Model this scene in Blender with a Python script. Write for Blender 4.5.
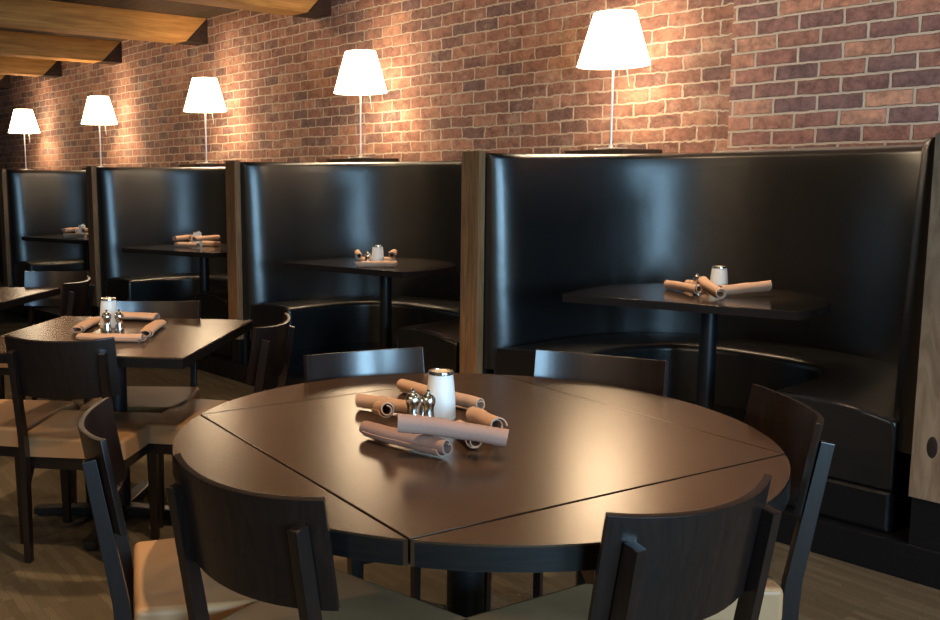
import bpy, bmesh, math, random
from mathutils import Vector, Matrix
PI = math.pi
random.seed(7)
for o in list(bpy.data.objects):
    bpy.data.objects.remove(o)
SC = bpy.context.scene
COL = SC.collection

# ------------------------------------------------------------------ camera
H = 1.346
cd = bpy.data.cameras.new('camera')
cam = bpy.data.objects.new('camera', cd)
COL.objects.link(cam)
RR = Vector((0.6236, 0.7817, -0.0079)).normalized()
WW = Vector((-0.7752, 0.6180, -0.1306))
WW = (WW - RR * WW.dot(RR)).normalized()
UU = RR.cross(WW)
cam.matrix_world = Matrix(((RR.x, UU.x, -WW.x, 0), (RR.y, UU.y, -WW.y, 0), (RR.z, UU.z, -WW.z, H), (0, 0, 0, 1)))
cd.sensor_fit = 'HORIZONTAL'
cd.sensor_width = 36.0
cd.lens = 935.0 / 940.0 * 36.0
cd.shift_x = 139.0 / 940.0
cd.shift_y = -7.0 / 940.0
cd.clip_start = 0.02
SC.camera = cam

# ------------------------------------------------------------------ colour management, world, lights
SC.view_settings.view_transform = 'Standard'
SC.view_settings.look = 'None'
SC.view_settings.gamma = 1.0
SC.view_settings.use_curve_mapping = False
SC.view_settings.exposure = 0.32
w = bpy.data.worlds.new('room_world')
SC.world = w
w.use_nodes = True
w.node_tree.nodes['Background'].inputs[0].default_value = (0.55, 0.72, 1.0, 1)
w.node_tree.nodes['Background'].inputs[1].default_value = 0.35

def aim(o, d):
    o.rotation_euler = Vector(d).to_track_quat('-Z', 'Y').to_euler()

def area(name, loc, d, sx, sy, power, col):
    l = bpy.data.lights.new(name, 'AREA')
    l.shape = 'RECTANGLE'; l.size = sx; l.size_y = sy; l.energy = power; l.color = col
    o = bpy.data.objects.new(name, l); COL.objects.link(o); o.location = loc; aim(o, d)
    return o

def spot(name, loc, target, power, deg, blend=0.6, rad=0.04, col=(1.0, 0.69, 0.40)):
    l = bpy.data.lights.new(name, 'SPOT')
    l.energy = power; l.spot_size = math.radians(deg); l.spot_blend = blend; l.shadow_soft_size = rad; l.color = col
    o = bpy.data.objects.new(name, l); COL.objects.link(o); o.location = loc
    aim(o, Vector(target) - Vector(loc))
    return o

BLUE = (0.42, 0.73, 1.0)
WARM = (1.0, 0.72, 0.45)
# daylight entering by the windows in the right-hand wall and behind the camera
WIN_R = [(-0.9, 0.9), (1.35, 1.5)]
area('window_daylight', (3.42, -0.75, 1.5), (-1, 0, -0.02), 1.3, 1.4, 165, BLUE)
area('window_daylight', (3.42, 1.55, 1.5), (-1, 0, -0.02), 1.3, 1.4, 180, BLUE)
# ceiling downlights above the tables
spot('table_and_fill_spot', (-1.55, 1.45, 2.8), (-1.5, 1.55, 0.75), 150, 95)
spot('table_and_fill_spot', (-3.3, 1.5, 2.8), (-3.35, 1.6, 0.75), 150, 85)
spot('table_and_fill_spot', (-5.1, 1.5, 2.8), (-5.1, 1.6, 0.75), 110, 85)
for x in (-2.15, -4.2, -6.35, -8.3):
    spot('table_and_fill_spot', (x - 0.05, 3.45, 2.8), (x, 3.78, 0.84), 190, 24, 0.6, 0.04, (1.0, 0.74, 0.48))
# warm fill spots added without fixtures, for the dining floor and the brick wall
for x, y, tx, ty, pw in ((-0.4, -2.4, -1.2, 1.3, 85), (-2.4, -2.3, -2.9, 1.0, 85), (-4.8, -1.6, -4.9, 1.2, 80), (0.6, 2.4, -0.5, 2.7, 110)):
    spot('table_and_fill_spot', (x, y, 2.8), (tx, ty, 0.2), pw, 75, 0.9, 0.06)
for x in (-0.3, -2.2, -4.3, -6.4, -8.5, -10.6):
    spot('wall_fill_spot', (x, 3.3, 2.78), (x, 4.75, 2.0), 44, 105, 1.0, 0.05)

# ------------------------------------------------------------------ materials
MATS = {}

def mat(name):
    m = bpy.data.materials.new(name); m.use_nodes = True
    MATS[name] = m
    nt = m.node_tree
    return m, nt, nt.nodes['Principled BSDF']

def N(nt, t, **k):
    n = nt.nodes.new(t)
    for a, b in k.items(): setattr(n, a, b)
    return n

def ramp(nt, pts):
    r = N(nt, 'ShaderNodeValToRGB')
    e = r.color_ramp.elements
    while len(e) < len(pts): e.new(0.5)
    for i, (p, c) in enumerate(pts):
        e[i].position = p; e[i].color = (c[0], c[1], c[2], 1)
    return r

def coords(nt, scale=(1, 1, 1), rot=(0, 0, 0)):
    tc = N(nt, 'ShaderNodeTexCoord'); mp = N(nt, 'ShaderNodeMapping')
    nt.links.new(tc.outputs['Object'], mp.inputs['Vector'])
    mp.inputs['Scale'].default_value = scale; mp.inputs['Rotation'].default_value = rot
    return mp.outputs['Vector']

def bump(nt, b, h, strength, dist):
    bn = N(nt, 'ShaderNodeBump'); bn.inputs['Strength'].default_value = strength; bn.inputs['Distance'].default_value = dist
    nt.links.new(h, bn.inputs['Height']); nt.links.new(bn.outputs['Normal'], b.inputs['Normal'])

def simple(name, col, rough=0.5, metal=0.0, coat=0.0, spec=0.5, noise=None, em=None, trans=0.0):
    m, nt, b = mat(name)
    b.inputs['Base Color'].default_value = (*col, 1); b.inputs['Roughness'].default_value = rough
    b.inputs['Metallic'].default_value = metal; b.inputs['Coat Weight'].default_value = coat
    b.inputs['Coat Roughness'].default_value = 0.15
    b.inputs['Specular IOR Level'].default_value = spec
    b.inputs['Transmission Weight'].default_value = trans
    if em:
        b.inputs['Emission Color'].default_value = (*em[0], 1); b.inputs['Emission Strength'].default_value = em[1]
    if noise:
        sc, st, ds = noise
        nn = N(nt, 'ShaderNodeTexNoise'); nn.inputs['Scale'].default_value = sc; nn.inputs['Detail'].default_value = 4
        nt.links.new(coords(nt), nn.inputs['Vector']); bump(nt, b, nn.outputs['Fac'], st, ds)
    return m

def wood(name, c1, c2, scale, rough=0.35, coat=0.0, spec=0.5, bmp=0.1, detail=6, dist=1.5, knots=False):
    m, nt, b = mat(name)
    v = coords(nt, scale)
    n1 = N(nt, 'ShaderNodeTexNoise'); n1.inputs['Scale'].default_value = 1.0; n1.inputs['Detail'].default_value = detail
    n1.inputs['Distortion'].default_value = dist
    nt.links.new(v, n1.inputs['Vector'])
    r = ramp(nt, [(0.3, c1), (0.7, c2)])
    nt.links.new(n1.outputs['Fac'], r.inputs['Fac'])
    nt.links.new(r.outputs['Color'], b.inputs['Base Color'])
    b.inputs['Roughness'].default_value = rough; b.inputs['Coat Weight'].default_value = coat
    b.inputs['Coat Roughness'].default_value = 0.2; b.inputs['Specular IOR Level'].default_value = spec
    bump(nt, b, n1.outputs['Fac'], bmp, 0.004)
    return m

def brick_mat(name, bw, rh, distort, cols, mortar, rough_bump):
    m, nt, b = mat(name)
    tc = N(nt, 'ShaderNodeTexCoord'); sp = N(nt, 'ShaderNodeSeparateXYZ'); cb = N(nt, 'ShaderNodeCombineXYZ')
    nt.links.new(tc.outputs['Object'], sp.inputs[0])
    nt.links.new(sp.outputs['X'], cb.inputs['X']); nt.links.new(sp.outputs['Z'], cb.inputs['Y'])
    # wobble
    nz = N(nt, 'ShaderNodeTexNoise'); nz.inputs['Scale'].default_value = 3.0; nz.inputs['Detail'].default_value = 6; nz.inputs['Roughness'].default_value = 0.65
    nt.links.new(tc.outputs['Object'], nz.inputs['Vector'])
    sub = N(nt, 'ShaderNodeVectorMath', operation='SUBTRACT'); sub.inputs[1].default_value = (0.5, 0.5, 0.5)
    nt.links.new(nz.outputs['Color'], sub.inputs[0])
    mul = N(nt, 'ShaderNodeVectorMath', operation='MULTIPLY'); mul.inputs[1].default_value = (distort, distort * 0.8, 0)
    nt.links.new(sub.outputs[0], mul.inputs[0])
    nz2 = N(nt, 'ShaderNodeTexNoise'); nz2.inputs['Scale'].default_value = 30.0; nz2.inputs['Detail'].default_value = 3
    nt.links.new(tc.outputs['Object'], nz2.inputs['Vector'])
    sub2 = N(nt, 'ShaderNodeVectorMath', operation='SUBTRACT'); sub2.inputs[1].default_value = (0.5, 0.5, 0.5)
    nt.links.new(nz2.outputs['Color'], sub2.inputs[0])
    mul2 = N(nt, 'ShaderNodeVectorMath', operation='MULTIPLY'); mul2.inputs[1].default_value = (distort * 0.4, distort * 0.4, 0)
    nt.links.new(sub2.outputs[0], mul2.inputs[0])
    add = N(nt, 'ShaderNodeVectorMath', operation='ADD'); nt.links.new(cb.outputs[0], add.inputs[0]); nt.links.new(mul.outputs[0], add.inputs[1])
    add2 = N(nt, 'ShaderNodeVectorMath', operation='ADD'); nt.links.new(add.outputs[0], add2.inputs[0]); nt.links.new(mul2.outputs[0], add2.inputs[1])
    br = N(nt, 'ShaderNodeTexBrick')
    br.inputs['Scale'].default_value = 1.0; br.inputs['Brick Width'].default_value = bw; br.inputs['Row Height'].default_value = rh
    br.inputs['Mortar Size'].default_value = 0.0062 if rough_bump > 0.5 else 0.0085; br.inputs['Mortar Smooth'].default_value = 0.35; br.inputs['Bias'].default_value = 0
    br.inputs['Color1'].default_value = (0, 0, 0, 1); br.inputs['Color2'].default_value = (1, 1, 1, 1); br.inputs['Mortar'].default_value = (0.5, 0.5, 0.5, 1)
    nt.links.new(add2.outputs[0], br.inputs['Vector'])
    r = ramp(nt, cols); r.color_ramp.interpolation = 'LINEAR'
    nt.links.new(br.outputs['Color'], r.inputs['Fac'])
    # fine mottling on the brick
    n3 = N(nt, 'ShaderNodeTexNoise'); n3.inputs['Scale'].default_value = 22; n3.inputs['Detail'].default_value = 8; n3.inputs['Roughness'].default_value = 0.7
    nt.links.new(tc.outputs['Object'], n3.inputs['Vector'])
    mr = ramp(nt, [(0.32, (0.35, 0.32, 0.34)), (0.5, (0.9, 0.9, 0.9)), (0.68, (1.5, 1.4, 1.3))])
    nt.links.new(n3.outputs['Fac'], mr.inputs['Fac'])
    mx = N(nt, 'ShaderNodeMixRGB', blend_type='MULTIPLY'); mx.inputs[0].default_value = 0.8
    nt.links.new(r.outputs['Color'], mx.inputs[1]); nt.links.new(mr.outputs['Color'], mx.inputs[2])
    # patchy mortar smear
    n4 = N(nt, 'ShaderNodeTexNoise'); n4.inputs['Scale'].default_value = 7; n4.inputs['Detail'].default_value = 7; n4.inputs['Roughness'].default_value = 0.75
    nt.links.new(tc.outputs['Object'], n4.inputs['Vector'])
    sm = ramp(nt, [(0.54, (0, 0, 0)), (0.72, (0.6, 0.6, 0.6))])
    nt.links.new(n4.outputs['Fac'], sm.inputs['Fac'])
    mm = N(nt, 'ShaderNodeMath', operation='MAXIMUM'); nt.links.new(br.outputs['Fac'], mm.inputs[0])
    if rough_bump > 0.5: nt.links.new(sm.outputs['Color'], mm.inputs[1])
    else: mm.inputs[1].default_value = 0
    mix = N(nt, 'ShaderNodeMixRGB'); nt.links.new(mm.outputs[0], mix.inputs[0]); nt.links.new(mx.outputs[0], mix.inputs[1])
    mix.inputs[2].default_value = (*mortar, 1)
    nt.links.new(mix.outputs[0], b.inputs['Base Color'])
    b.inputs['Roughness'].default_value = 0.85; b.inputs['Specular IOR Level'].default_value = 0.25
    inv = N(nt, 'ShaderNodeMath', operation='MULTIPLY_ADD'); inv.inputs[1].default_value = -1.0; inv.inputs[2].default_value = 1.0
    nt.links.new(br.outputs['Fac'], inv.inputs[0])
    ad = N(nt, 'ShaderNodeMath', operation='MULTIPLY_ADD'); ad.inputs[1].default_value = 0.7 * rough_bump
    nt.links.new(n3.outputs['Fac'], ad.inputs[0]); nt.links.new(inv.outputs[0], ad.inputs[2])
    ad2 = N(nt, 'ShaderNodeMath', operation='MULTIPLY_ADD'); ad2.inputs[1].default_value = 0.35
    nt.links.new(br.outputs['Color'], ad2.inputs[0]); nt.links.new(ad.outputs[0], ad2.inputs[2])
    bump(nt, b, ad2.outputs[0], 1.0, 0.012 + 0.018 * rough_bump)
    return m

brick_old = brick_mat('old_brick', 0.205, 0.0770, 0.050,
    [(0.0, (0.16, 0.095, 0.085)), (0.3, (0.23, 0.115, 0.085)), (0.7, (0.29, 0.140, 0.098)), (1.0, (0.36, 0.19, 0.13))], (0.50, 0.40, 0.31), 1.0)
brick_new = brick_mat('newer_brick', 0.215, 0.0790, 0.026,
    [(0.0, (0.19, 0.115, 0.110)), (0.35, (0.28, 0.14, 0.115)), (0.7, (0.41, 0.205, 0.145)), (1.0, (0.54, 0.31, 0.21))], (0.50, 0.41, 0.33), 0.5)

def leather_mat():
    m, nt, b = mat('black_leather')
    b.inputs['Base Color'].default_value = (0.003, 0.003, 0.0035, 1)
    b.inputs['Roughness'].default_value = 0.36; b.inputs['Specular IOR Level'].default_value = 0.5; b.inputs['IOR'].default_value = 1.82
    v = coords(nt)
    n = N(nt, 'ShaderNodeTexNoise'); n.inputs['Scale'].default_value = 60; n.inputs['Detail'].default_value = 6
    nt.links.new(v, n.inputs['Vector'])
    n2 = N(nt, 'ShaderNodeTexNoise'); n2.inputs['Scale'].default_value = 5; n2.inputs['Detail'].default_value = 3
    nt.links.new(v, n2.inputs['Vector'])
    ad = N(nt, 'ShaderNodeMath', operation='MULTIPLY_ADD'); ad.inputs[1].default_value = 0.12
    nt.links.new(n.outputs['Fac'], ad.inputs[0]); nt.links.new(n2.outputs['Fac'], ad.inputs[2])
    bump(nt, b, ad.outputs[0], 0.25, 0.012)
    return m
leather = leather_mat()
piping_m = simple('leather_piping', (0.02, 0.02, 0.022), 0.25)
chair_wood = wood('dark_stained_wood', (0.005, 0.003, 0.0026), (0.013, 0.0065, 0.005), (60, 60, 5), 0.32, 0.3, 0.55, 0.06)
def tint(m, c):
    m.node_tree.nodes['Principled BSDF'].inputs['IOR'].default_value = 1.62
    m.node_tree.nodes['Principled BSDF'].inputs['Specular Tint'].default_value = (*c, 1)
top_wood = wood('table_laminate', (0.024, 0.012, 0.0065), (0.036, 0.019, 0.0105), (70, 6, 6), 0.27, 0.0, 1.0, 0.0, dist=0.6)
tint(top_wood, (1.0, 0.84, 0.62))
edge_wood = wood('table_edge_wood', (0.004, 0.0035, 0.0035), (0.009, 0.007, 0.006), (8, 8, 60), 0.32, 0.2, 0.5, 0.04)
booth_top_m = simple('black_laminate', (0.020, 0.014, 0.012), 0.14, coat=0.3)
vinyl = simple('tan_vinyl', (0.36, 0.205, 0.10), 0.45, spec=0.4, noise=(9, 0.25, 0.01))
black_metal = simple('black_metal', (0.010, 0.010, 0.012), 0.36)
post_wood = wood('walnut_post', (0.17, 0.075, 0.030), (0.33, 0.165, 0.07), (50, 50, 3), 0.5, 0, 0.4, 0.1)
pale_post = wood('pale_knotty_post', (0.11, 0.07, 0.042), (0.22, 0.15, 0.095), (14, 14, 3), 0.55, 0, 0.4, 0.1, dist=3.0)
dark_panel = wood('dark_panel', (0.010, 0.007, 0.006), (0.02, 0.012, 0.009), (40, 40, 4), 0.45)
cap_wood = wood('cap_wood', (0.03, 0.017, 0.011), (0.06, 0.035, 0.02), (4, 50, 50), 0.5)
beam_wood = wood('timber_beam', (0.30, 0.13, 0.035), (0.52, 0.26, 0.075), (26, 1.6, 26), 0.75, 0, 0.2, 0.35, dist=2.0)
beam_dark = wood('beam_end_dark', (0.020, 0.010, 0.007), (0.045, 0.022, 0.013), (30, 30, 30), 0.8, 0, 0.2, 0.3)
ceil_wood = wood('ceiling_plank', (0.035, 0.022, 0.014), (0.09, 0.06, 0.04), (2, 20, 20), 0.8, 0, 0.2, 0.3)
kick_m = simple('black_kick_paint', (0.004, 0.004, 0.005), 0.35, noise=(14, 0.5, 0.01))
napkin_m = simple('brown_napkin', (0.46, 0.29, 0.20), 0.85, spec=0.15, noise=(120, 0.4, 0.002))
napkin_m2 = simple('mauve_brown_napkin', (0.30, 0.19, 0.155), 0.85, spec=0.15, noise=(120, 0.4, 0.002))
steel = simple('polished_steel', (0.75, 0.72, 0.68), 0.14, metal=1.0)
alu = simple('satin_aluminium', (0.72, 0.70, 0.67), 0.3, metal=0.9)
frost = simple('frosted_glass', (0.70, 0.69, 0.66), 0.45, spec=0.6, em=((1.0, 0.85, 0.68), 0.05))
wax = simple('candle_wax', (0.9, 0.85, 0.7), 0.6, em=((1.0, 0.62, 0.28), 1.5))
flame_m = simple('candle_flame', (1, 0.8, 0.5), 0.5, em=((1.0, 0.72, 0.35), 40))
shade_m = simple('lamp_shade_fabric', (0.95, 0.93, 0.88), 0.8, em=((1.0, 0.78, 0.52), 11.0))
sill_m = simple('grey_concrete', (0.30, 0.25, 0.21), 0.85, noise=(40, 0.5, 0.006))
plaster = simple('painted_plaster', (0.26, 0.18, 0.115), 0.9, noise=(20, 0.2, 0.004))
frame_m = simple('window_frame_paint', (0.03, 0.028, 0.025), 0.5)
glass_m = simple('window_glass', (0.9, 0.95, 1.0), 0.02, trans=1.0)
conduit_m = simple('galvanised_conduit', (0.55, 0.55, 0.55), 0.3, metal=0.8)

def carpet():
    m, nt, b = mat('patterned_carpet')
    tc = N(nt, 'ShaderNodeTexCoord')
    mp = N(nt, 'ShaderNodeMapping'); nt.links.new(tc.outputs['Object'], mp.inputs[0]); mp.inputs['Rotation'].default_value = (0, 0, 0.10)
    n0 = N(nt, 'ShaderNodeTexNoise'); n0.inputs['Scale'].default_value = 9; n0.inputs['Detail'].default_value = 3
    nt.links.new(mp.outputs[0], n0.inputs['Vector'])
    sub = N(nt, 'ShaderNodeVectorMath', operation='SUBTRACT'); sub.inputs[1].default_value = (0.5, 0.5, 0.5); nt.links.new(n0.outputs['Color'], sub.inputs[0])
    mul = N(nt, 'ShaderNodeVectorMath', operation='MULTIPLY'); mul.inputs[1].default_value = (0.10, 0.035, 0); nt.links.new(sub.outputs[0], mul.inputs[0])
    add = N(nt, 'ShaderNodeVectorMath', operation='ADD'); nt.links.new(mp.outputs[0], add.inputs[0]); nt.links.new(mul.outputs[0], add.inputs[1])
    br = N(nt, 'ShaderNodeTexBrick'); br.inputs['Scale'].default_value = 1; br.inputs['Brick Width'].default_value = 0.24; br.inputs['Row Height'].default_value = 0.03
    br.inputs['Mortar Size'].default_value = 0.0015; br.inputs['Color1'].default_value = (0, 0, 0, 1); br.inputs['Color2'].default_value = (1, 1, 1, 1); br.inputs['Mortar'].default_value = (0.1, 0.1, 0.1, 1)
    nt.links.new(add.outputs[0], br.inputs['Vector'])
    r = ramp(nt, [(0.0, (0.078, 0.060, 0.038)), (0.5, (0.092, 0.072, 0.046)), (1.0, (0.112, 0.090, 0.060))])
    nt.links.new(br.outputs['Color'], r.inputs['Fac'])
    n1 = N(nt, 'ShaderNodeTexNoise'); n1.inputs['Scale'].default_value = 260; n1.inputs['Detail'].default_value = 2
    nt.links.new(tc.outputs['Object'], n1.inputs['Vector'])
    mx = N(nt, 'ShaderNodeMixRGB', blend_type='MULTIPLY'); mx.inputs[0].default_value = 0.7
    rr = ramp(nt, [(0.3, (0.5, 0.5, 0.5)), (0.7, (1.3, 1.3, 1.3))]); nt.links.new(n1.outputs['Fac'], rr.inputs['Fac'])
    nt.links.new(r.outputs['Color'], mx.inputs[1]); nt.links.new(rr.outputs['Color'], mx.inputs[2])
    nt.links.new(mx.outputs[0], b.inputs['Base Color'])
    b.inputs['Roughness'].default_value = 0.95; b.inputs['Specular IOR Level'].default_value = 0.1
    bump(nt, b, n1.outputs['Fac'], 0.6, 0.005)
    return m
carpet_m = carpet()

# ------------------------------------------------------------------ mesh helpers
def link(name, bm, m, parent=None, smooth=True, loc=None, ang=40):
    me = bpy.data.meshes.new(name)
    bmesh.ops.recalc_face_normals(bm, faces=bm.faces)
    if smooth:
        for f in bm.faces: f.smooth = True
        for e in bm.edges:
            if len(e.link_faces) == 2:
                if e.calc_face_angle(0) > math.radians(ang): e.smooth = False
    bm.to_mesh(me); bm.free()
    me.materials.append(m)
    o = bpy.data.objects.new(name, me); COL.objects.link(o)
    if parent: o.parent = parent
    if loc: o.location = loc
    if smooth:
        wn = o.modifiers.new('weighted_normals', 'WEIGHTED_NORMAL'); wn.keep_sharp = True; wn.weight = 90
    return o

def thing(name, label, cat, loc=(0, 0, 0), rz=0.0, group=None):
    o = bpy.data.objects.new(name, None); COL.objects.link(o)
    o.empty_display_size = 0.1
    o.location = loc; o.rotation_euler = (0, 0, rz)
    o['label'] = label; o['category'] = cat
    if group: o['group'] = group
    return o

def struct(o):
    o['kind'] = 'structure'; return o

def box(bm, x0, x1, y0, y1, z0, z1, bev=0.0, M=None, seg=2):
    r = bmesh.ops.create_cube(bm, size=1.0)
    vs = r['verts']
    for v in vs:
        v.co = Vector(((x0 + x1) / 2 + v.co.x * (x1 - x0), (y0 + y1) / 2 + v.co.y * (y1 - y0), (z0 + z1) / 2 + v.co.z * (z1 - z0)))
    if M is not None: bmesh.ops.transform(bm, matrix=M, verts=vs)
    if bev:
        es = list({e for v in vs for e in v.link_edges})
        bmesh.ops.bevel(bm, geom=es, offset=bev, segments=seg, profile=0.6, affect='EDGES')

def beam_between(bm, a, b, wx, wy, side=(1, 0, 0), bev=0.002, wx2=None, wy2=None):
    a = Vector(a); b = Vector(b); d = (b - a).normalized()
    s = Vector(side); s = (s - d * s.dot(d)).normalized(); t = d.cross(s)
    wx2 = wx2 or wx; wy2 = wy2 or wy
    vs = []
    for p, u, v in ((a, wx, wy), (b, wx2, wy2)):
        for i, j in ((-1, -1), (1, -1), (1, 1), (-1, 1)):
            vs.append(bm.verts.new(p + s * u / 2 * i + t * v / 2 * j))
    f = [bm.faces.new([vs[i] for i in q]) for q in ((3, 2, 1, 0), (4, 5, 6, 7), (0, 1, 5, 4), (1, 2, 6, 5), (2, 3, 7, 6), (3, 0, 4, 7))]
    if bev:
        es = list({e for q in f for e in q.edges})
        bmesh.ops.bevel(bm, geom=es, offset=bev, segments=2, profile=0.6, affect='EDGES')

def tube(bm, pts, r, n=12, cap=True):
    pts = [Vector(p) for p in pts]
    rs = r if isinstance(r, (list, tuple)) else [r] * len(pts)
    rings = []
    prev = None
    for i, p in enumerate(pts):
        d = (pts[min(i + 1, len(pts) - 1)] - pts[max(i - 1, 0)]).normalized()
        ref = prev if prev is not None else (Vector((0, 0, 1)) if abs(d.z) < 0.9 else Vector((1, 0, 0)))
        s = (ref - d * ref.dot(d)).normalized(); prev = s; t = d.cross(s)
        rings.append([bm.verts.new(p + (s * math.cos(2 * PI * k / n) + t * math.sin(2 * PI * k / n)) * rs[i]) for k in range(n)])
    for a, b in zip(rings, rings[1:]):
        for k in range(n): bm.faces.new((a[k], a[(k + 1) % n], b[(k + 1) % n], b[k]))
    if cap:
        bm.faces.new(rings[0][::-1]); bm.faces.new(rings[-1])

def lathe(bm, prof, n=32, c=(0, 0, 0), close=False):
    rings = []
    for r, z in prof:
        if r < 1e-6: rings.append([bm.verts.new((c[0], c[1], c[2] + z))])
        else: rings.append([bm.verts.new((c[0] + r * math.cos(2 * PI * k / n), c[1] + r * math.sin(2 * PI * k / n), c[2] + z)) for k in range(n)])
    pairs = list(zip(rings, rings[1:]))
    if close: pairs.append((rings[-1], rings[0]))
    for a, b in pairs:
        for k in range(n):
            l = (k + 1) % n
            if len(a) == 1 and len(b) == 1: continue
            if len(a) == 1: bm.faces.new((a[0], b[k], b[l]))
            elif len(b) == 1: bm.faces.new((a[k], a[l], b[0]))
            else: bm.faces.new((a[k], a[l], b[l], b[k]))

def prism(bm, pts, z0, z1, bev=0.0):
    lo = [bm.verts.new((p[0], p[1], z0)) for p in pts]; hi = [bm.verts.new((p[0], p[1], z1)) for p in pts]
    n = len(pts)
    fs = [bm.faces.new(lo[::-1]), bm.faces.new(hi)]
    for i in range(n): fs.append(bm.faces.new((lo[i], lo[(i + 1) % n], hi[(i + 1) % n], hi[i])))
    if bev:
        es = list(fs[1].edges) + list(fs[0].edges)
        bmesh.ops.bevel(bm, geom=es, offset=bev, segments=2, profile=0.6, affect='EDGES')

def B(): return bmesh.new()

# ------------------------------------------------------------------ the room
WY = 4.75
def slab(name, x0, x1, y0, y1, z0, z1, m, kind=True):
    bm = B(); box(bm, x0, x1, y0, y1, z0, z1)
    o = link(name, bm, m, smooth=False)
    return struct(o) if kind else o

slab('floor', -17, 3.6, -3.6, 5.0, -0.1, 0.0, carpet_m)
SEAM = -2.6
slab('wall_back', -17, SEAM, WY, 5.0, 0, 3.1, brick_old)
slab('wall_back_pier', SEAM, 3.6, WY - 0.004, 5.0, 0, 3.1, brick_new)
slab('wall_left', -17.2, -17, -3.6, 5.0, 0, 3.1, brick_old)
slab('ceiling', -17, 3.6, -3.6, 5.0, 2.86, 3.0, ceil_wood)

def wall_with_windows(name, axis, pos, thick, a0, a1, holes):
    bm = B()
    zs0, zs1 = 0.75, 2.25
    def put(p0, p1, z0, z1):
        if axis == 'x': box(bm, pos, pos + thick, p0, p1, z0, z1)
        else: box(bm, p0, p1, pos, pos + thick, z0, z1)
    cur = a0
    for h0, h1 in holes:
        put(cur, h0, 0, 3.1); put(h0, h1, 0, zs0); put(h0, h1, zs1, 3.1); cur = h1
    put(cur, a1, 0, 3.1)
    struct(link(name, bm, plaster, smooth=False))
WN = [0]
def window(axis, pos, h0, h1):
    WN[0] += 1
    bm = B()
    def bar(p0, p1, z0, z1, t=0.03):
        if axis == 'x': box(bm, pos - t, pos + t, p0, p1, z0, z1)
        else: box(bm, p0, p1, pos - t, pos + t, z0, z1)
    bar(h0, h0 + 0.05, 0.75, 2.25); bar(h1 - 0.05, h1, 0.75, 2.25); bar(h0, h1, 0.75, 0.81); bar(h0, h1, 2.19, 2.25)
    m = (h0 + h1) / 2; bar(m - 0.02, m + 0.02, 0.75, 2.25, 0.02); bar(h0, h1, 1.6, 1.64, 0.02)
    struct(link('window_%d' % WN[0], bm, frame_m, smooth=False))
wall_with_windows('wall_right', 'x', 3.45, 0.15, -3.6, 5.0, [(-1.4, -0.1), (0.9, 2.2)])
wall_with_windows('wall_front', 'y', -3.6, 0.15, -17, 3.45, [])
window('x', 3.52, -1.4, -0.1); window('x', 3.52, 0.9, 2.2)

# concrete sill strip on the newer brick
bm = B(); box(bm, SEAM - 0.05, -0.6, 4.69, WY, 1.462, 1.482, 0.004)
struct(link('trim_1', bm, sill_m, smooth=False))

# raised platform carrying the booths
bm = B(); box(bm, -17, 0.6, 3.36, WY, 0.0, 0.125, 0.006)
struct(link('trim_2', bm, kick_m, smooth=False))

# ------------------------------------------------------------------ beams
BX = [-5.93, -7.79, -9.585, -11.23, -12.98]
wheres = ['nearest to the camera, at the top edge of the photo', 'second from the right', 'third from the right, above the second lamp from the left',
          'fourth from the right, short stretch visible', 'farthest and smallest at the left edge']
for x, wd in zip(BX, wheres):
    t = thing('ceiling_beam', 'heavy orange-brown timber ceiling beam, ' + wd, 'beam', (x, WY, 2.63), 0, 'timber beams under the ceiling')
    bm = B()
    W = 0.21; Hh = 0.225; L = 7.9
    prof = [(-L, 0), (-0.24, 0), (-0.012, Hh), (-L, Hh)]
    a = [bm.verts.new((0, y, z)) for y, z in prof]; b = [bm.verts.new((-W, y, z)) for y, z in prof]
    bm.faces.new(a); bm.faces.new(b[::-1])
    for i in range(4): bm.faces.new((a[i], b[i], b[(i + 1) % 4], a[(i + 1) % 4]))
    link('timber', bm, beam_wood, t, smooth=False)
    bm = B()  # dark wedge filling the slanted cut at the wall end of the beam
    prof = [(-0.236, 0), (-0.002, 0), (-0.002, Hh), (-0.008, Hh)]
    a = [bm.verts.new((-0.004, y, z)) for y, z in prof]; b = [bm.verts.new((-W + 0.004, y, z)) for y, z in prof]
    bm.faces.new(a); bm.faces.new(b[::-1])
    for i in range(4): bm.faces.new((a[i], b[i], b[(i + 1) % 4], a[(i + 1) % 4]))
    link('dark_end_wedge', bm, beam_dark, t, smooth=False)

# conduit with small fitting between the beams
bm = B(); tube(bm, [(-9.2, 2.9, 2.84), (-7.99, 2.9, 2.84)], 0.012, 8); tube(bm, [(-8.5, 2.9, 2.84), (-8.5, 2.9, 2.77)], 0.03, 12)
o = link('ceiling_conduit', bm, conduit_m); o['label'] = 'short metal conduit with a small round box between the ceiling beams, top left'; o['category'] = 'conduit'

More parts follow.
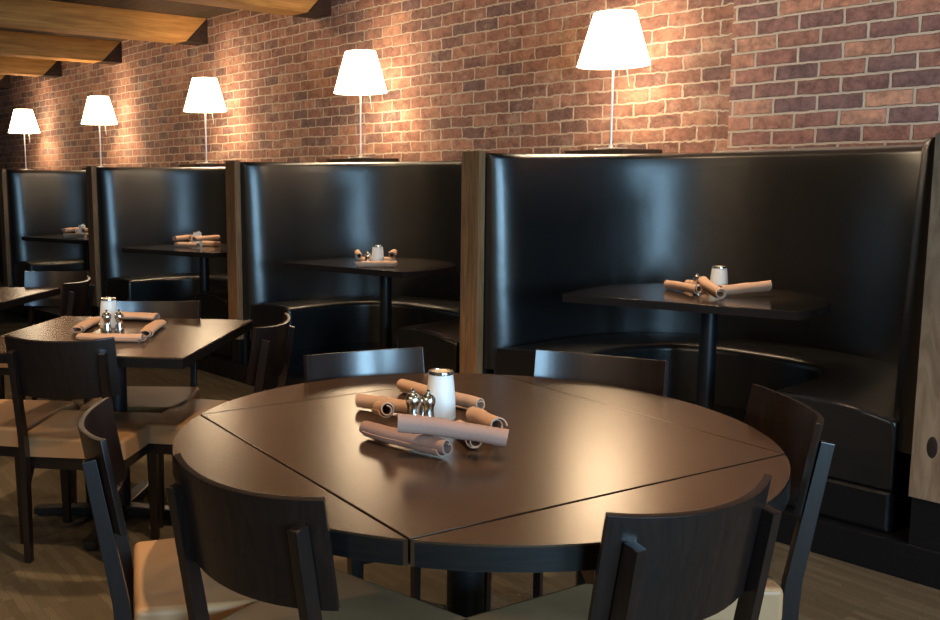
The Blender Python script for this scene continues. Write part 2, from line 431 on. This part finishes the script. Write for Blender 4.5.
# ------------------------------------------------------------------ booths
PW = 0.115
POST = [-1.15, -3.19, -5.33, -7.53, -9.66]      # left edge of every post
YF = 3.39
def u_path(xL, xR, back=4.63, n=48, y0=YF + 0.012, straight=0.27):
    """plan outline of the booth shell: up the left, round the back, down the right. returns (point, inward normal)"""
    cx = (xL + xR) / 2; a = (xR - xL) / 2; yc = y0 + straight; b = back - yc
    pts = []
    ns = 8
    for i in range(ns): pts.append((xL, y0 + straight * i / ns))
    for i in range(n + 1):
        t = PI - PI * i / n
        e = 0.86
        cxs, sns = math.cos(t), math.sin(t)
        pts.append((cx + a * math.copysign(abs(cxs) ** e, cxs), yc + b * abs(sns) ** e))
    for i in range(ns): pts.append((xR, y0 + straight * (ns - 1 - i) / ns))
    out = []; s = 0; L = [0]
    for p, q in zip(pts, pts[1:]): L.append(L[-1] + math.hypot(q[0] - p[0], q[1] - p[1]))
    for i, p in enumerate(pts):
        q0 = pts[max(0, i - 1)]; q1 = pts[min(len(pts) - 1, i + 1)]
        d = Vector((q1[0] - q0[0], q1[1] - q0[1])).normalized()
        out.append((Vector(p), Vector((d.y, -d.x)), L[i], L[-1]))
    return out

def resample_ends(path, ends=(0.0, 0.004, 0.010, 0.02, 0.034, 0.052, 0.075, 0.1, 0.13)):
    """insert extra rows near both ends so that the padding can roll off"""
    L = path[0][3]
    keep = [r for r in path if 0.15 < r[2] < L - 0.15]
    p0 = path[0]; p1 = path[-1]
    d0 = Vector((-p0[1].y, p0[1].x)); d1 = Vector((-p1[1].y, p1[1].x))
    A = [(p0[0] + d0 * e, p0[1], e, L) for e in ends]
    Z = [(p1[0] - d1 * e, p1[1], L - e, L) for e in reversed(ends)]
    return A + keep + Z

def sweep(path, profile, bm, endr=0.05):
    """profile: closed list of (inward offset, z); end rows shrink the offset towards the shell for a rolled end"""
    rows = []
    for p, nrm, s, L in path:
        e = min(s, L - s)
        k = 1.0 if e >= endr else math.sqrt(max(0.0, 1 - (1 - e / endr) ** 2))
        k = 0.04 + 0.96 * k
        rows.append([bm.verts.new((p.x + nrm.x * d * (k if d > 0.001 else 1), p.y + nrm.y * d * (k if d > 0.001 else 1), z)) for d, z in profile])
    n = len(profile)
    for a, b in zip(rows, rows[1:]):
        for i in range(n): bm.faces.new((a[i], a[(i + 1) % n], b[(i + 1) % n], b[i]))
    bm.faces.new(rows[0][::-1]); bm.faces.new(rows[-1])

def sweep_seat(path, profile, bm):
    rows = []
    zc = sum(z for d, z in profile) / len(profile); dc = sum(d for d, z in profile) / len(profile)
    for p, nrm, s, L in path:
        e = min(s, L - s)
        sh = 0.0 if e >= 0.02 else 0.014 * (1 - math.sqrt(max(0, 1 - (1 - e / 0.02) ** 2)))
        row = []
        for d, z in profile:
            dd = d - math.copysign(min(sh, abs(d - dc)), d - dc); zz = z - math.copysign(min(sh, abs(z - zc)), z - zc)
            row.append(bm.verts.new((p.x + nrm.x * dd, p.y + nrm.y * dd, zz)))
        rows.append(row)
    n = len(profile)
    for a, b in zip(rows, rows[1:]):
        for i in range(n): bm.faces.new((a[i], a[(i + 1) % n], b[(i + 1) % n], b[i]))
    bm.faces.new(rows[0][::-1]); bm.faces.new(rows[-1])

def back_profile():
    P = [(0.0, 0.42), (0.115, 0.42), (0.112, 0.56), (0.105, 0.8), (0.095, 1.1), (0.088, 1.30), (0.082, 1.39)]
    for a in (20, 40, 60, 80, 95):
        r = 0.045
        P.append((0.082 - r + r * math.cos(math.radians(a)), 1.422 + 0.045 * math.sin(math.radians(a))))
    P += [(0.0, 1.466)]
    return P
def seat_profile():
    P = [(0.06, 0.275), (0.06, 0.52), (0.2, 0.553), (0.34, 0.560), (0.45, 0.556)]
    for a in (75, 50, 25, 0):
        P.append((0.475 + 0.035 * math.cos(math.radians(a)), 0.518 + 0.035 * math.sin(math.radians(a))))
    P += [(0.505, 0.40), (0.495, 0.275)]
    return P

bl = ['curved black leather booth bench nearest the camera, at the right',
      'curved black leather booth bench in the middle, behind the round table',
      'curved black leather booth bench second from the left, behind the square table',
      'curved black leather booth bench at the far left end of the row']
for k in range(4):
    xR = POST[k] - 0.008; xL = POST[k + 1] + PW + 0.008
    t = thing('booth_bench', bl[k], 'booth', ((xL + xR) / 2, YF, 0.125), 0, 'curved booths along the brick wall')
    off = -Vector(t.location)
    def L_(name, bm, m, **kw):
        bmesh.ops.translate(bm, verts=bm.verts, vec=off)
        return link(name, bm, m, t, **kw)
    path = u_path(xL, xR)
    bm = B(); sweep(resample_ends(path), back_profile(), bm, 0.15)
    L_('backrest', bm, leather, ang=60)
    bm = B(); sweep_seat(resample_ends(path, (0.0, 0.003, 0.009, 0.016, 0.022, 0.06)), seat_profile(), bm)
    seat_ob = L_('seat', bm, leather, ang=50)
    bm = B(); sweep_seat(resample_ends(path), [(0.06, 0.126), (0.47, 0.126), (0.47, 0.274), (0.06, 0.274)], bm)
    L_('base', bm, kick_m, smooth=False)
    # piping round the two seat ends
    for p in (path[0], path[-1]):
        bm = B(); pts = []
        for d, z in [(0.065, 0.29), (0.065, 0.50), (0.085, 0.528), (0.34, 0.553), (0.46, 0.548), (0.493, 0.525), (0.502, 0.49), (0.494, 0.29)]:
            q = p[0] + p[1] * d; pts.append((q.x, q.y + 0.004, z))
        tube(bm, pts, 0.0042, 6)
        L_('piping', bm, piping_m).parent = seat_ob

pl = ['beside the right edge of the photo', 'between the nearest and second booth, behind the round table', 'between the second and third booth',
      'between the third and fourth booth', 'at the left edge of the photo']
for k, x in enumerate(POST):
    t = thing('booth_partition', 'dark booth partition with a walnut front post, ' + pl[k], 'partition', (x + PW / 2, YF, 0.125), 0, 'partitions between the booths')
    off = -Vector(t.location)
    # body fills the space between the two curved shells back to the wall
    ext = 0.9
    left = [(p.x, p.y) for p, n, s, L in u_path(POST[k] - 0.012 - 2.0, POST[k] - 0.004, back=4.64) if p.x > POST[k] - ext][::-1]
    right = [(p.x, p.y) for p, n, s, L in u_path(POST[k] + PW + 0.004, POST[k] + PW + 0.012 + 2.0, back=4.64) if p.x < POST[k] + PW + ext]
    if k + 1 < len(POST):
        left = [(p.x, p.y) for p, n, s, L in u_path(POST[k + 1] + PW + 0.004, POST[k] - 0.004, back=4.64) if p.x > POST[k] - ext][::-1]
    if k > 0:
        right = [(p.x, p.y) for p, n, s, L in u_path(POST[k] + PW + 0.004, POST[k - 1] - 0.004, back=4.64) if p.x < POST[k] + PW + ext]
    pts = left + [(left[-1][0], 4.742), (right[-1][0], 4.742)] + right[::-1]
    pts = [(a + off.x, b + off.y) for a, b in pts]
    bm = B(); prism(bm, pts, 0.001, 1.325); link('panel', bm, dark_panel, t, smooth=False)
    bm = B(); prism(bm, pts, 1.326, 1.340); link('top_cap', bm, cap_wood, t, smooth=False)
    bm = B(); box(bm, -0.19, 0.19, 0.93, 1.30, 1.3405, 1.3725, 0.004); link('lamp_shelf', bm, cap_wood, t)
    bm = B(); box(bm, -PW / 2, PW / 2, -0.035, 0.010, 0.165, 1.352, 0.003)
    o = link('front_post', bm, pale_post if k == 0 else post_wood, t)
    if k == 0: o['label'] = 'paler, knotty walnut post'
    bm = B(); box(bm, -PW / 2 + 0.006, PW / 2 - 0.006, -0.02, 0.010, 0.0, 0.164, 0.002)
    link('foot_block', bm, kick_m, t)
# a dark knot on the right-hand post
bm = B(); bmesh.ops.create_uvsphere(bm, u_segments=20, v_segments=10, radius=1.0)
bmesh.ops.scale(bm, vec=(0.016, 0.0016, 0.036), verts=bm.verts)
kn = [o for o in bpy.data.objects if o.name.startswith('booth_partition')][0]
o = link('knot', bm, dark_panel, [c for c in kn.children if c.name.startswith('front_post')][0], loc=(0.002, -0.0352, 0.345)); o['label'] = 'dark oval knot'

# ------------------------------------------------------------------ booth tables
def booth_table(ox, oy, rot, label):
    t = thing('booth_table', label, 'table', (ox, oy, 0.125), rot, 'black tables in the booths')
    out = [(0, 0), (0.95, 0), (0.985, 0.1), (1.0, 0.2), (1.0, 0.32), (0.98, 0.42), (0.91, 0.55), (0.8, 0.65), (0.66, 0.715), (0.5, 0.74), (0.35, 0.72), (0.2, 0.65), (0.09, 0.55), (0.02, 0.42), (-0.0, 0.3), (-0.008, 0.15)]
    bm = B(); prism(bm, out, 0.680, 0.715, 0.003); link('tabletop', bm, booth_top_m, t, ang=30)
    bm = B(); lathe(bm, [(0, 0.66), (0.07, 0.66), (0.07, 0.679), (0, 0.679)], 24, (0.52, 0.36, 0)); lathe(bm, [(0, 0.03), (0.037, 0.03), (0.037, 0.66), (0, 0.66)], 32, (0.52, 0.36, 0))
    link('column', bm, black_metal, t)
    bm = B(); lathe(bm, [(0, 0.0), (0.22, 0.0), (0.22, 0.012), (0.05, 0.028), (0, 0.03)], 40, (0.52, 0.36, 0)); link('base', bm, black_metal, t)
    return t
BT = [((-2.56, 3.34), 0.22), ((-4.71, 3.38), 0.13), ((-6.62, 3.22), 0.24), ((-8.68, 3.20), 0.20)]
btl = ['black booth table with rounded back in the nearest booth, at the right', 'black booth table in the second booth, directly behind the round table',
       'black booth table in the third booth, behind the square table', 'black booth table in the far left booth']
for (o_, r_), l_ in zip(BT, btl): booth_table(o_[0], o_[1], r_, l_)

# ------------------------------------------------------------------ lamps
LX = [-3.11, -5.23, -7.38, -9.58, -11.78]
ll = ['largest white cone-shaded lamp on a thin stem, rightmost of the five',
      'white cone-shaded lamp, second from the right, above the middle partition',
      'white cone-shaded lamp, the middle one of the five', 'white cone-shaded lamp, second from the left', 'white cone-shaded lamp, the leftmost and smallest']
def make_lamp():
    t = thing('table_lamp', ll[0], 'lamp', (0, 0, 0), 0, 'row of lamps on the partition tops')
    bm = B(); lathe(bm, [(0, 0), (0.085, 0), (0.09, 0.004), (0.088, 0.010), (0.012, 0.014), (0.010, 0.03), (0, 0.03)], 40); link('base', bm, alu, t)
    bm = B(); tube(bm, [(0, 0, 0.02), (0, 0, 0.60)], 0.0062, 12); link('stem', bm, alu, t)
    bm = B()
    lathe(bm, [(0.192, 0.452), (0.110, 0.728), (0.1085, 0.728), (0.1905, 0.452)], 64, close=True)
    link('lamp_shade', bm, shade_m, t)
    bm = B()
    for a in (0, 2 * PI / 3, 4 * PI / 3): tube(bm, [(0, 0, 0.62), (0.120 * math.cos(a), 0.120 * math.sin(a), 0.69)], 0.002, 6)
    lathe(bm, [(0, 0.60), (0.015, 0.60), (0.015, 0.635), (0, 0.635)], 16)
    link('shade_holder', bm, alu, t)
    bm = B(); tube(bm, [(0.055, 0.03, 0.56), (0.065, 0.034, 0.42), (0.078, 0.038, 0.335)], 0.0025, 6); link('dimmer_rod', bm, alu, t)
    return t
def copy_tree(o, parent=None):
    c = o.copy(); COL.objects.link(c)
    if parent: c.parent = parent
    for ch in list(o.children): copy_tree(ch, c)
    return c
lamp0 = make_lamp()
for i, x in enumerate(LX):
    t = lamp0 if i == 0 else copy_tree(lamp0)
    t.location = (x, 4.45, 1.498); t['label'] = ll[i]
    if i: t.scale = (1, 1, 1.035)
    l = bpy.data.lights.new('lamp_bulb', 'POINT'); l.energy = 22; l.color = WARM; l.shadow_soft_size = 0.03
    lo = bpy.data.objects.new('lamp_bulb', l); COL.objects.link(lo); lo.location = (x, 4.45, 1.498 + 0.60 + 0.03)

# the fifth lamp stands on the partition one booth further along, outside the photo on the left
t = thing('booth_partition', 'dark booth partition under the leftmost lamp', 'partition', (-11.8, YF, 0.125), 0, 'partitions between the booths')
bm = B(); box(bm, -0.9, 0.9, 0.9, 1.352, 0.001, 1.340); link('panel', bm, dark_panel, t, smooth=False)
bm = B(); box(bm, -0.19, 0.19, 0.93, 1.30, 1.3405, 1.3725, 0.004); link('lamp_shelf', bm, cap_wood, t)

# ------------------------------------------------------------------ chairs
def make_chair():
    """origin on the floor under the top middle of the backrest; faces +Y"""
    t = thing('dining_chair', 'x', 'chair')
    # seat pad
    bm = B()
    xs = 11; ys = 11
    def sp(i, j, z):
        v = -1 + 2 * j / (ys - 1); u = -1 + 2 * i / (xs - 1)
        hw = 0.205 + 0.017 * (v + 1) / 2
        return (u * hw, 0.28 + v * 0.215, z)
    prism(bm, [(-0.198, 0.042), (0.198, 0.042), (0.220, 0.420), (0.2, 0.440), (-0.2, 0.440), (-0.220, 0.420)], 0.380, 0.453)
    top = [f for f in bm.faces if f.normal.z > 0.9 or all(v.co.z > 0.45 for v in f.verts)]
    es = [e for e in bm.edges if max(v.co.z for v in e.verts) > 0.45]
    bmesh.ops.bevel(bm, geom=es, offset=0.016, segments=4, profile=0.5, affect='EDGES')
    link('seat', bm, vinyl, t, ang=50)
    # seat frame
    bm = B()
    box(bm, -0.18, 0.18, 0.048, 0.066, 0.335, 0.379, 0.002); box(bm, -0.18, 0.18, 0.403, 0.421, 0.335, 0.379, 0.002)
    for s in (-1, 1): beam_between(bm, (s * 0.178, 0.05, 0.357), (s * 0.193, 0.41, 0.357), 0.02, 0.043, (1, 0, 0))
    for s in (-1, 1): beam_between(bm, (s * 0.176, 0.095, 0.33), (s * 0.17, 0.035, 0.265), 0.018, 0.02, (1, 0, 0))
    link('seat_frame', bm, chair_wood, t)
    # front legs
    for s in (-1, 1):
        bm = B(); beam_between(bm, (s * 0.193, 0.406, 0.001), (s * 0.193, 0.406, 0.379), 0.026, 0.026, (1, 0, 0), 0.002, 0.036, 0.036)
        link('leg', bm, chair_wood, t)
    # rear legs rise past the seat as posts behind the backrest
    for s in (-1, 1):
        bm = B()
        prof = [(0.030, 0.001), (0.000, 0.001), (0.002, 0.39), (-0.002, 0.46), (-0.052, 0.772), (-0.023, 0.778), (0.034, 0.46), (0.040, 0.39)]
        x0 = s * 0.163 - 0.0115; x1 = s * 0.163 + 0.0115
        a = [bm.verts.new((x0, y, z)) for y, z in prof]; b = [bm.verts.new((x1, y, z)) for y, z in prof]
        bm.faces.new(a); bm.faces.new(b[::-1]); n = len(prof)
        for i in range(n): bm.faces.new((a[i], b[i], b[(i + 1) % n], a[(i + 1) % n]))
        bmesh.ops.recalc_face_normals(bm, faces=bm.faces)
        bmesh.ops.bevel(bm, geom=list(bm.edges), offset=0.0022, segments=2, profile=0.6, affect='EDGES')
        link('leg', bm, chair_wood, t)
    # curved backrest panel
    bm = B()
    nx, nz = 24, 6
    Rr = 0.370; amax = 0.545; sag = Rr * (1 - math.cos(amax)); LE = math.radians(9.5)
    def bp(i, j, off):
        # a bent panel whose axis leans back with the posts, so the middle of its top edge sits a little lower
        a = (-1 + 2 * i / nx) * amax
        dz = -0.208 * (1 - j / nz)
        r = Rr + off
        y = Rr - sag - r * math.cos(a)
        return (r * math.sin(a), y * math.cos(LE) - dz * math.sin(LE), 0.825 + dz * math.cos(LE) + y * math.sin(LE))
    g = [[[bm.verts.new(bp(i, j, o)) for j in range(nz + 1)] for i in range(nx + 1)] for o in (0.0, 0.014)]
    for i in range(nx):
        for j in range(nz):
            bm.faces.new((g[0][i][j], g[0][i + 1][j], g[0][i + 1][j + 1], g[0][i][j + 1]))
            bm.faces.new((g[1][i][j], g[1][i][j + 1], g[1][i + 1][j + 1], g[1][i + 1][j]))
        for j in (0, nz):
            bm.faces.new((g[0][i][j], g[1][i][j], g[1][i + 1][j], g[0][i + 1][j]))
    for j in range(nz):
        for i in (0, nx): bm.faces.new((g[0][i][j], g[0][i][j + 1], g[1][i][j + 1], g[1][i][j]))
    bmesh.ops.recalc_face_normals(bm, faces=bm.faces)
    es = [e for e in bm.edges if len(e.link_faces) == 2 and e.calc_face_angle(0) > 1.0]
    bmesh.ops.bevel(bm, geom=es, offset=0.002, segments=2, profile=0.6, affect='EDGES')
    link('backrest', bm, chair_wood, t)
    return t
chair0 = make_chair()
CH = [
 (-1.912, 0.882, 63.4, 'dark wooden chair at the left of the round table, curved back seen from the side', 'chairs around the round table'),
 (-1.368, 0.894, 98.7, 'dark wooden chair in the left foreground, its back in front of the round table', 'chairs around the round table'),
 (-0.809, 1.407, 170.6, 'dark wooden chair in the right foreground, its wide back in front of the round table', 'chairs around the round table'),
 (-1.016, 2.149, 226.0, 'dark wooden chair at the right end of the round table, next to the nearest booth', 'chairs around the round table'),
 (-2.141, 1.839, -19.0, 'dark wooden chair behind the round table at the left, shining blue', 'chairs around the round table'),
 (-1.640, 2.317, -69.3, 'dark wooden chair behind the round table, right of the walnut post', 'chairs around the round table'),
 (-3.047, 1.241, 133.0, 'dark wooden chair with tan seat on the near side of the square table', 'chairs around the square table'),
 (-2.880, 1.995, 218.0, 'dark wooden chair with curved back between the square table and the round table', 'chairs around the square table'),
 (-3.671, 1.936, -42.0, 'dark wooden chair on the far side of the square table, behind the napkins', 'chairs around the square table'),
 (-3.792, 1.081, 40.0, 'tan-seated chair left of the square table, mostly outside the photo', 'chairs around the square table'),
 (-5.327, 2.162, -43.0, 'dark wooden chair on the far side of the left-edge table', 'chairs around the far table'),
 (-4.796, 2.051, 228.0, 'dark wooden chair with curved back at the right corner of the left-edge table', 'chairs around the far table'),
]
for i, (x, y, deg, lab, g) in enumerate(CH):
    c = chair0 if i == 0 else copy_tree(chair0)
    c.location = (x, y, 0); c.rotation_euler = (0, 0, math.radians(deg - 90)); c['label'] = lab; c['group'] = g

# ------------------------------------------------------------------ tables
TC = (-1.488, 1.594); TR = 0.686
t = thing('round_table', 'large round dark brown drop-leaf dining table in the foreground', 'table', (TC[0], TC[1], 0), math.radians(35.2))
z0, z1 = 0.702, 0.75
bm = B()
# square core with corners on the rim (corners along the local axes)
g = 0.0018
def arc(a0, a1, n): return [(TR * math.cos(a0 + (a1 - a0) * i / n), TR * math.sin(a0 + (a1 - a0) * i / n)) for i in range(n + 1)]
R2 = TR - 0.002
prism(bm, [(R2, 0), (0, R2), (-R2, 0), (0, -R2)], z0, z1, 0.0022)
link('tabletop', bm, top_wood, t, ang=25)
for q in range(4):
    a0 = q * PI / 2
    pts = arc(a0, a0 + PI / 2, 40)
    nx, ny = math.cos(a0 + PI / 4), math.sin(a0 + PI / 4)
    pts = [(x + nx * g * 1.8, y + ny * g * 1.8) for x, y in pts]
    k = 0.9975
    bm = B(); prism(bm, pts, z0, z1 - 0.0006, 0.0022)
    link('drop_leaf', bm, top_wood, t, ang=25)
bm = B()
for q in range(4):
    a0 = q * PI / 2; pts = arc(a0 + 0.012, a0 + PI / 2 - 0.012, 40)
    nx, ny = math.cos(a0 + PI / 4), math.sin(a0 + PI / 4)
    pts = [(x * 1.0022 + nx * g * 1.8, y * 1.0022 + ny * g * 1.8) for x, y in pts]
    pin = [(x * 0.985, y * 0.985) for x, y in pts]
    lo = [bm.verts.new((x, y, z0 + 0.001)) for x, y in pts]; hi = [bm.verts.new((x, y, z1 - 0.005)) for x, y in pts]
    for i in range(40): bm.faces.new((lo[i], lo[i + 1], hi[i + 1], hi[i]))
link('edge_band', bm, edge_wood, t, ang=60)
bm = B(); box(bm, -0.30, 0.30, -0.30, 0.30, 0.64, 0.7015, 0.004, Matrix.Rotation(PI / 4, 4, 'Z')); link('apron', bm, edge_wood, t)
bm = B(); lathe(bm, [(0, 0.06), (0.045, 0.06), (0.045, 0.625), (0.12, 0.628), (0.12, 0.639), (0, 0.639)], 32); link('column', bm, black_metal, t)
def cross_base(t, r, rot=0.0, zt=0.06):
    for a in range(4):
        A = rot + a * PI / 2
        bm = B(); beam_between(bm, (0.0, 0, zt - 0.025), (r * math.cos(A), r * math.sin(A), 0.022), 0.06, 0.045, (-math.sin(A), math.cos(A), 0), 0.006, 0.05, 0.03)
        tube(bm, [(r * 0.93 * math.cos(A), r * 0.93 * math.sin(A), 0.001), (r * 0.93 * math.cos(A), r * 0.93 * math.sin(A), 0.02)], 0.02, 12)
        link('foot', bm, black_metal, t)
cross_base(t, 0.38, 0.3)

def square_table(cx, cy, deg, label, s=0.88):
    t = thing('square_table', label, 'table', (cx, cy, 0), math.radians(deg), 'square dining tables')
    h = s / 2
    bm = B(); box(bm, -h, h, -h, h, 0.722, 0.75, 0.003); link('tabletop', bm, top_wood, t, ang=25)
    bm = B()
    for a in range(4):
        M = Matrix.Rotation(a * PI / 2, 4, 'Z')
        box(bm, -h - 0.0015, h + 0.0015, h - 0.004, h + 0.0015, 0.712, 0.746, 0.001, M)
    link('edge_band', bm, edge_wood, t)
    bm = B(); lathe(bm, [(0, 0.06), (0.04, 0.06), (0.04, 0.70), (0.13, 0.703), (0.13, 0.7215), (0, 0.7215)], 32); link('column', bm, black_metal, t)
    cross_base(t, 0.36, PI / 4 * 0.1)
    return t
square_table(-3.378, 1.598, 40.6, 'square dark brown table left of the round table, set with folded napkins')
square_table(-5.14, 1.465, 40.6, 'square dark brown table cut off by the left edge of the photo')

# ------------------------------------------------------------------ table-top items
def make_candle():
    t = thing('candle_glass', 'x', 'candle holder', group='frosted candle glasses')
    bm = B(); lathe(bm, [(0, 0), (0.0365, 0), (0.038, 0.004), (0.0365, 0.045), (0.0335, 0.085), (0.0300, 0.115), (0.0280, 0.115), (0.0315, 0.085), (0.034, 0.045), (0.035, 0.008), (0, 0.008)], 40)
    link('glass', bm, frost, t)
    bm = B(); lathe(bm, [(0.0302, 0.112), (0.0314, 0.113), (0.0314, 0.119), (0.0302, 0.121), (0.0255, 0.121), (0.025, 0.119), (0.0278, 0.1165), (0.0278, 0.112)], 40, close=True)
    link('rim', bm, steel, t)
    bm = B(); lathe(bm, [(0, 0.0085), (0.025, 0.0085), (0.025, 0.075), (0, 0.075)], 24); link('candle', bm, wax, t)
    return t
def make_shaker():
    t = thing('shaker', 'x', 'shaker', group='steel salt and pepper shakers')
    pr = [(0, 0), (0.0185, 0), (0.0192, 0.003), (0.0182, 0.012), (0.0150, 0.026), (0.0140, 0.038), (0.0152, 0.047), (0.0165, 0.050)]
    bm = B(); lathe(bm, pr + [(0, 0.0505)], 32); link('body', bm, steel, t)
    bm = B(); lathe(bm, [(0, 0.051), (0.0172, 0.051), (0.0188, 0.058), (0.0180, 0.067), (0.0125, 0.075), (0.0055, 0.078), (0.0045, 0.080), (0.0060, 0.084), (0.004, 0.087), (0, 0.0875)], 32); link('cap', bm, steel, t)
    return t
cand0 = make_candle(); shak0 = make_shaker()
first = {'c': True, 's': True}
def place(kind, x, y, z, label):
    src = cand0 if kind == 'c' else shak0
    o = src if first[kind] else copy_tree(src)
    first[kind] = False
    o.location = (x, y, z + 0.0005); o.rotation_euler = (0, 0, random.uniform(0, 6)); o['label'] = label
def napkin_mesh(L, r, seed, flat=1.0, turns=1.75):
    rn = random.Random(seed)
    bm = B(); nth = 44; nl = 14
    thick = r * 0.14
    ph = rn.uniform(0, 6)
    def ring(y, sgn):
        out = []
        for i in range(nth + 1):
            a = turns * 2 * PI * i / nth
            rad = r * (0.52 + 0.48 * i / nth) - (thick if sgn else 0)
            s = 1 + 0.05 * math.sin(3 * a / turns + y * 18 + ph) + 0.03 * math.sin(y * 60 + a)
            yy = y + 0.012 * math.sin(i / nth * 2.2 + ph) * (1 if y > 0 else -1) * (abs(y) / (L / 2)) ** 4
            bend = 0.006 * math.cos(y / L * PI * 1.2 + ph)
            out.append(bm.verts.new((rad * s * math.cos(a + ph) + bend, yy, rad * s * math.sin(a + ph) * flat)))
        return out
    A = [ring(-L / 2 + L * j / nl, 0) for j in range(nl + 1)]; Bq = [ring(-L / 2 + L * j / nl, 1) for j in range(nl + 1)]
    for j in range(nl):
        for i in range(nth):
            bm.faces.new((A[j][i], A[j][i + 1], A[j + 1][i + 1], A[j + 1][i]))
            bm.faces.new((Bq[j][i], Bq[j + 1][i], Bq[j + 1][i + 1], Bq[j][i + 1]))
        for i in (0, nth): bm.faces.new((A[j][i], A[j + 1][i], Bq[j + 1][i], Bq[j][i]))
    for j in (0, nl):
        for i in range(nth): bm.faces.new((A[j][i], Bq[j][i], Bq[j][i + 1], A[j][i + 1]))
    return bm
NAP = [0]
def napkin(a, b, zc, z2, label, group, r=0.022, m=None, flat=1.0, L=None, band=True):
    """rolled napkin from plan point a to plan point b, axis heights zc and z2"""
    NAP[0] += 1
    a = Vector((a[0], a[1], zc)); b = Vector((b[0], b[1], z2)); d = b - a
    t = thing('napkin_roll', label, 'napkin', (a + b) / 2, 0, group)
    t.rotation_euler = d.to_track_quat('Y', 'Z').to_euler()
    link('cloth', napkin_mesh(L or d.length, r, NAP[0], flat), m or napkin_m, t, ang=50)
    if band:
        bm = B(); w_ = 0.02; n = 24
        rings = [[bm.verts.new(((r * 1.075) * math.cos(2 * PI * k / n) , y, (r * 1.075) * flat * math.sin(2 * PI * k / n))) for k in range(n)] for y in (-w_, w_)]
        bm.free()
    return t
G1 = 'rolled napkins on the round table'
napkin((-1.889, 1.766), (-1.600, 1.747), 0.7725, 0.7725, 'brown napkin roll lying behind the candle glass on the round table', G1, r=0.021)
napkin((-1.790, 1.555), (-1.695, 1.594), 0.7725, 0.7725, 'brown napkin roll left of the shakers on the round table, open end leftward', G1, r=0.021, L=0.165)
napkin((-1.700, 1.510), (-1.578, 1.412), 0.785, 0.818, 'short brown napkin roll at the left corner of the round-table pile', G1, r=0.020, L=0.15)
napkin((-1.605, 1.385), (-1.375, 1.397), 0.774, 0.774, 'mauve brown napkin roll lowest at the front left of the round-table pile', G1, r=0.0215, m=napkin_m2)
napkin((-1.452, 1.350), (-1.298, 1.500), 0.8195, 0.796, 'mauve brown napkin roll lying across the front of the round-table pile', G1, r=0.0215, m=napkin_m2, L=0.25)
napkin((-1.530, 1.655), (-1.400, 1.603), 0.7725, 0.785, 'orange brown napkin roll at the right of the candle glass on the round table', G1, r=0.021, L=0.16)
napkin((-1.470, 1.560), (-1.385, 1.500), 0.7715, 0.7715, 'napkin roll half hidden under the front roll of the round-table pile', G1, r=0.0195, L=0.13)
place('c', -1.625, 1.643, 0.75, 'frosted candle glass with silver rim among the napkins on the round table')
place('s', -1.628, 1.550, 0.75, 'steel shaker left of the other one on the round table')
place('s', -1.597, 1.572, 0.75, 'steel shaker nearer to the candle glass on the round table')

G2 = 'folded napkins on the square table'
napkin((-3.330, 1.440), (-3.140, 1.590), 0.765, 0.765, 'brown napkin roll along the front of the square-table setting', G2, r=0.033, flat=0.5)
napkin((-3.480, 1.480), (-3.690, 1.660), 0.765, 0.765, 'brown napkin roll along the left of the square-table setting', G2, r=0.033, flat=0.5)
napkin((-3.770, 1.730), (-3.570, 1.900), 0.768, 0.768, 'wide flat brown napkin along the back of the square-table setting', G2, r=0.046, flat=0.36)
napkin((-3.215, 1.640), (-3.440, 1.830), 0.765, 0.765, 'brown napkin roll along the right of the square-table setting', G2, r=0.034, flat=0.5)
place('c', -3.555, 1.660, 0.75, 'frosted candle glass with silver rim on the square table')
place('s', -3.458, 1.604, 0.75, 'steel shaker in front of the candle glass on the square table')
place('s', -3.436, 1.647, 0.75, 'steel shaker right of the candle glass on the square table')

bn = ['nearest booth', 'booth behind the round table', 'booth behind the square table', 'far left booth']
CC = [(-2.13, 3.80), (-4.15, 3.66), (-6.30, 3.70), (-8.12, 3.56)]
for k, ((x, y), nm) in enumerate(zip(CC, bn)):
    g_ = 'napkins on the booth table of the ' + nm
    z = 0.84
    rot = (0.2, 0.9, 0.35, 0.6)[k]
    R_ = Matrix.Rotation(rot, 2)
    def q(a, b): v = R_ @ Vector((a, b)); return (x + v.x, y + v.y)
    if k == 0:
        napkin((-2.36, 3.84), (-2.12, 3.70), z + .021, z + .028, 'brown napkin roll pointing left in the pile of the ' + nm, g_)
        napkin((-2.32, 3.95), (-2.14, 3.93), z + .021, z + .021, 'brown napkin roll at the back of the pile of the ' + nm, g_)
        napkin((-2.15, 3.78), (-2.0, 3.64), z + .057, z + .028, 'napkin roll with open end forward in the pile of the ' + nm, g_, L=0.2, r=0.025)
        napkin((-2.05, 3.78), (-1.93, 3.90), z + .025, z + .045, 'brown napkin roll pointing right in the pile of the ' + nm, g_, L=0.18, r=0.025)
        place('c', -2.115, 3.845, z, 'frosted candle glass on the table of the ' + nm)
        place('s', -2.19, 3.80, z, 'small shaker beside the candle glass in the ' + nm)
    else:
        a = [(-0.13, -0.10, 0.10, -0.12, 0.021, 0.021, 'along the front'), (-0.12, 0.11, 0.12, 0.10, 0.021, 0.021, 'along the back'),
             (-0.12, -0.11, -0.11, 0.12, 0.068, 0.068, 'along the left, on top'), (0.08, -0.12, 0.10, 0.12, 0.068, 0.068, 'along the right, on top')]
        for x0, y0, x1, y1, za, zb, tx in a:
            napkin(q(x0, y0), q(x1, y1), z + za, z + zb, 'brown napkin roll ' + tx + ', in the ' + nm, g_)
        place('c', x, y, z, 'frosted candle glass on the table of the ' + nm)
        p_ = q(-0.06, -0.01)
        place('s', p_[0], p_[1], z, 'small shaker beside the candle glass in the ' + nm)
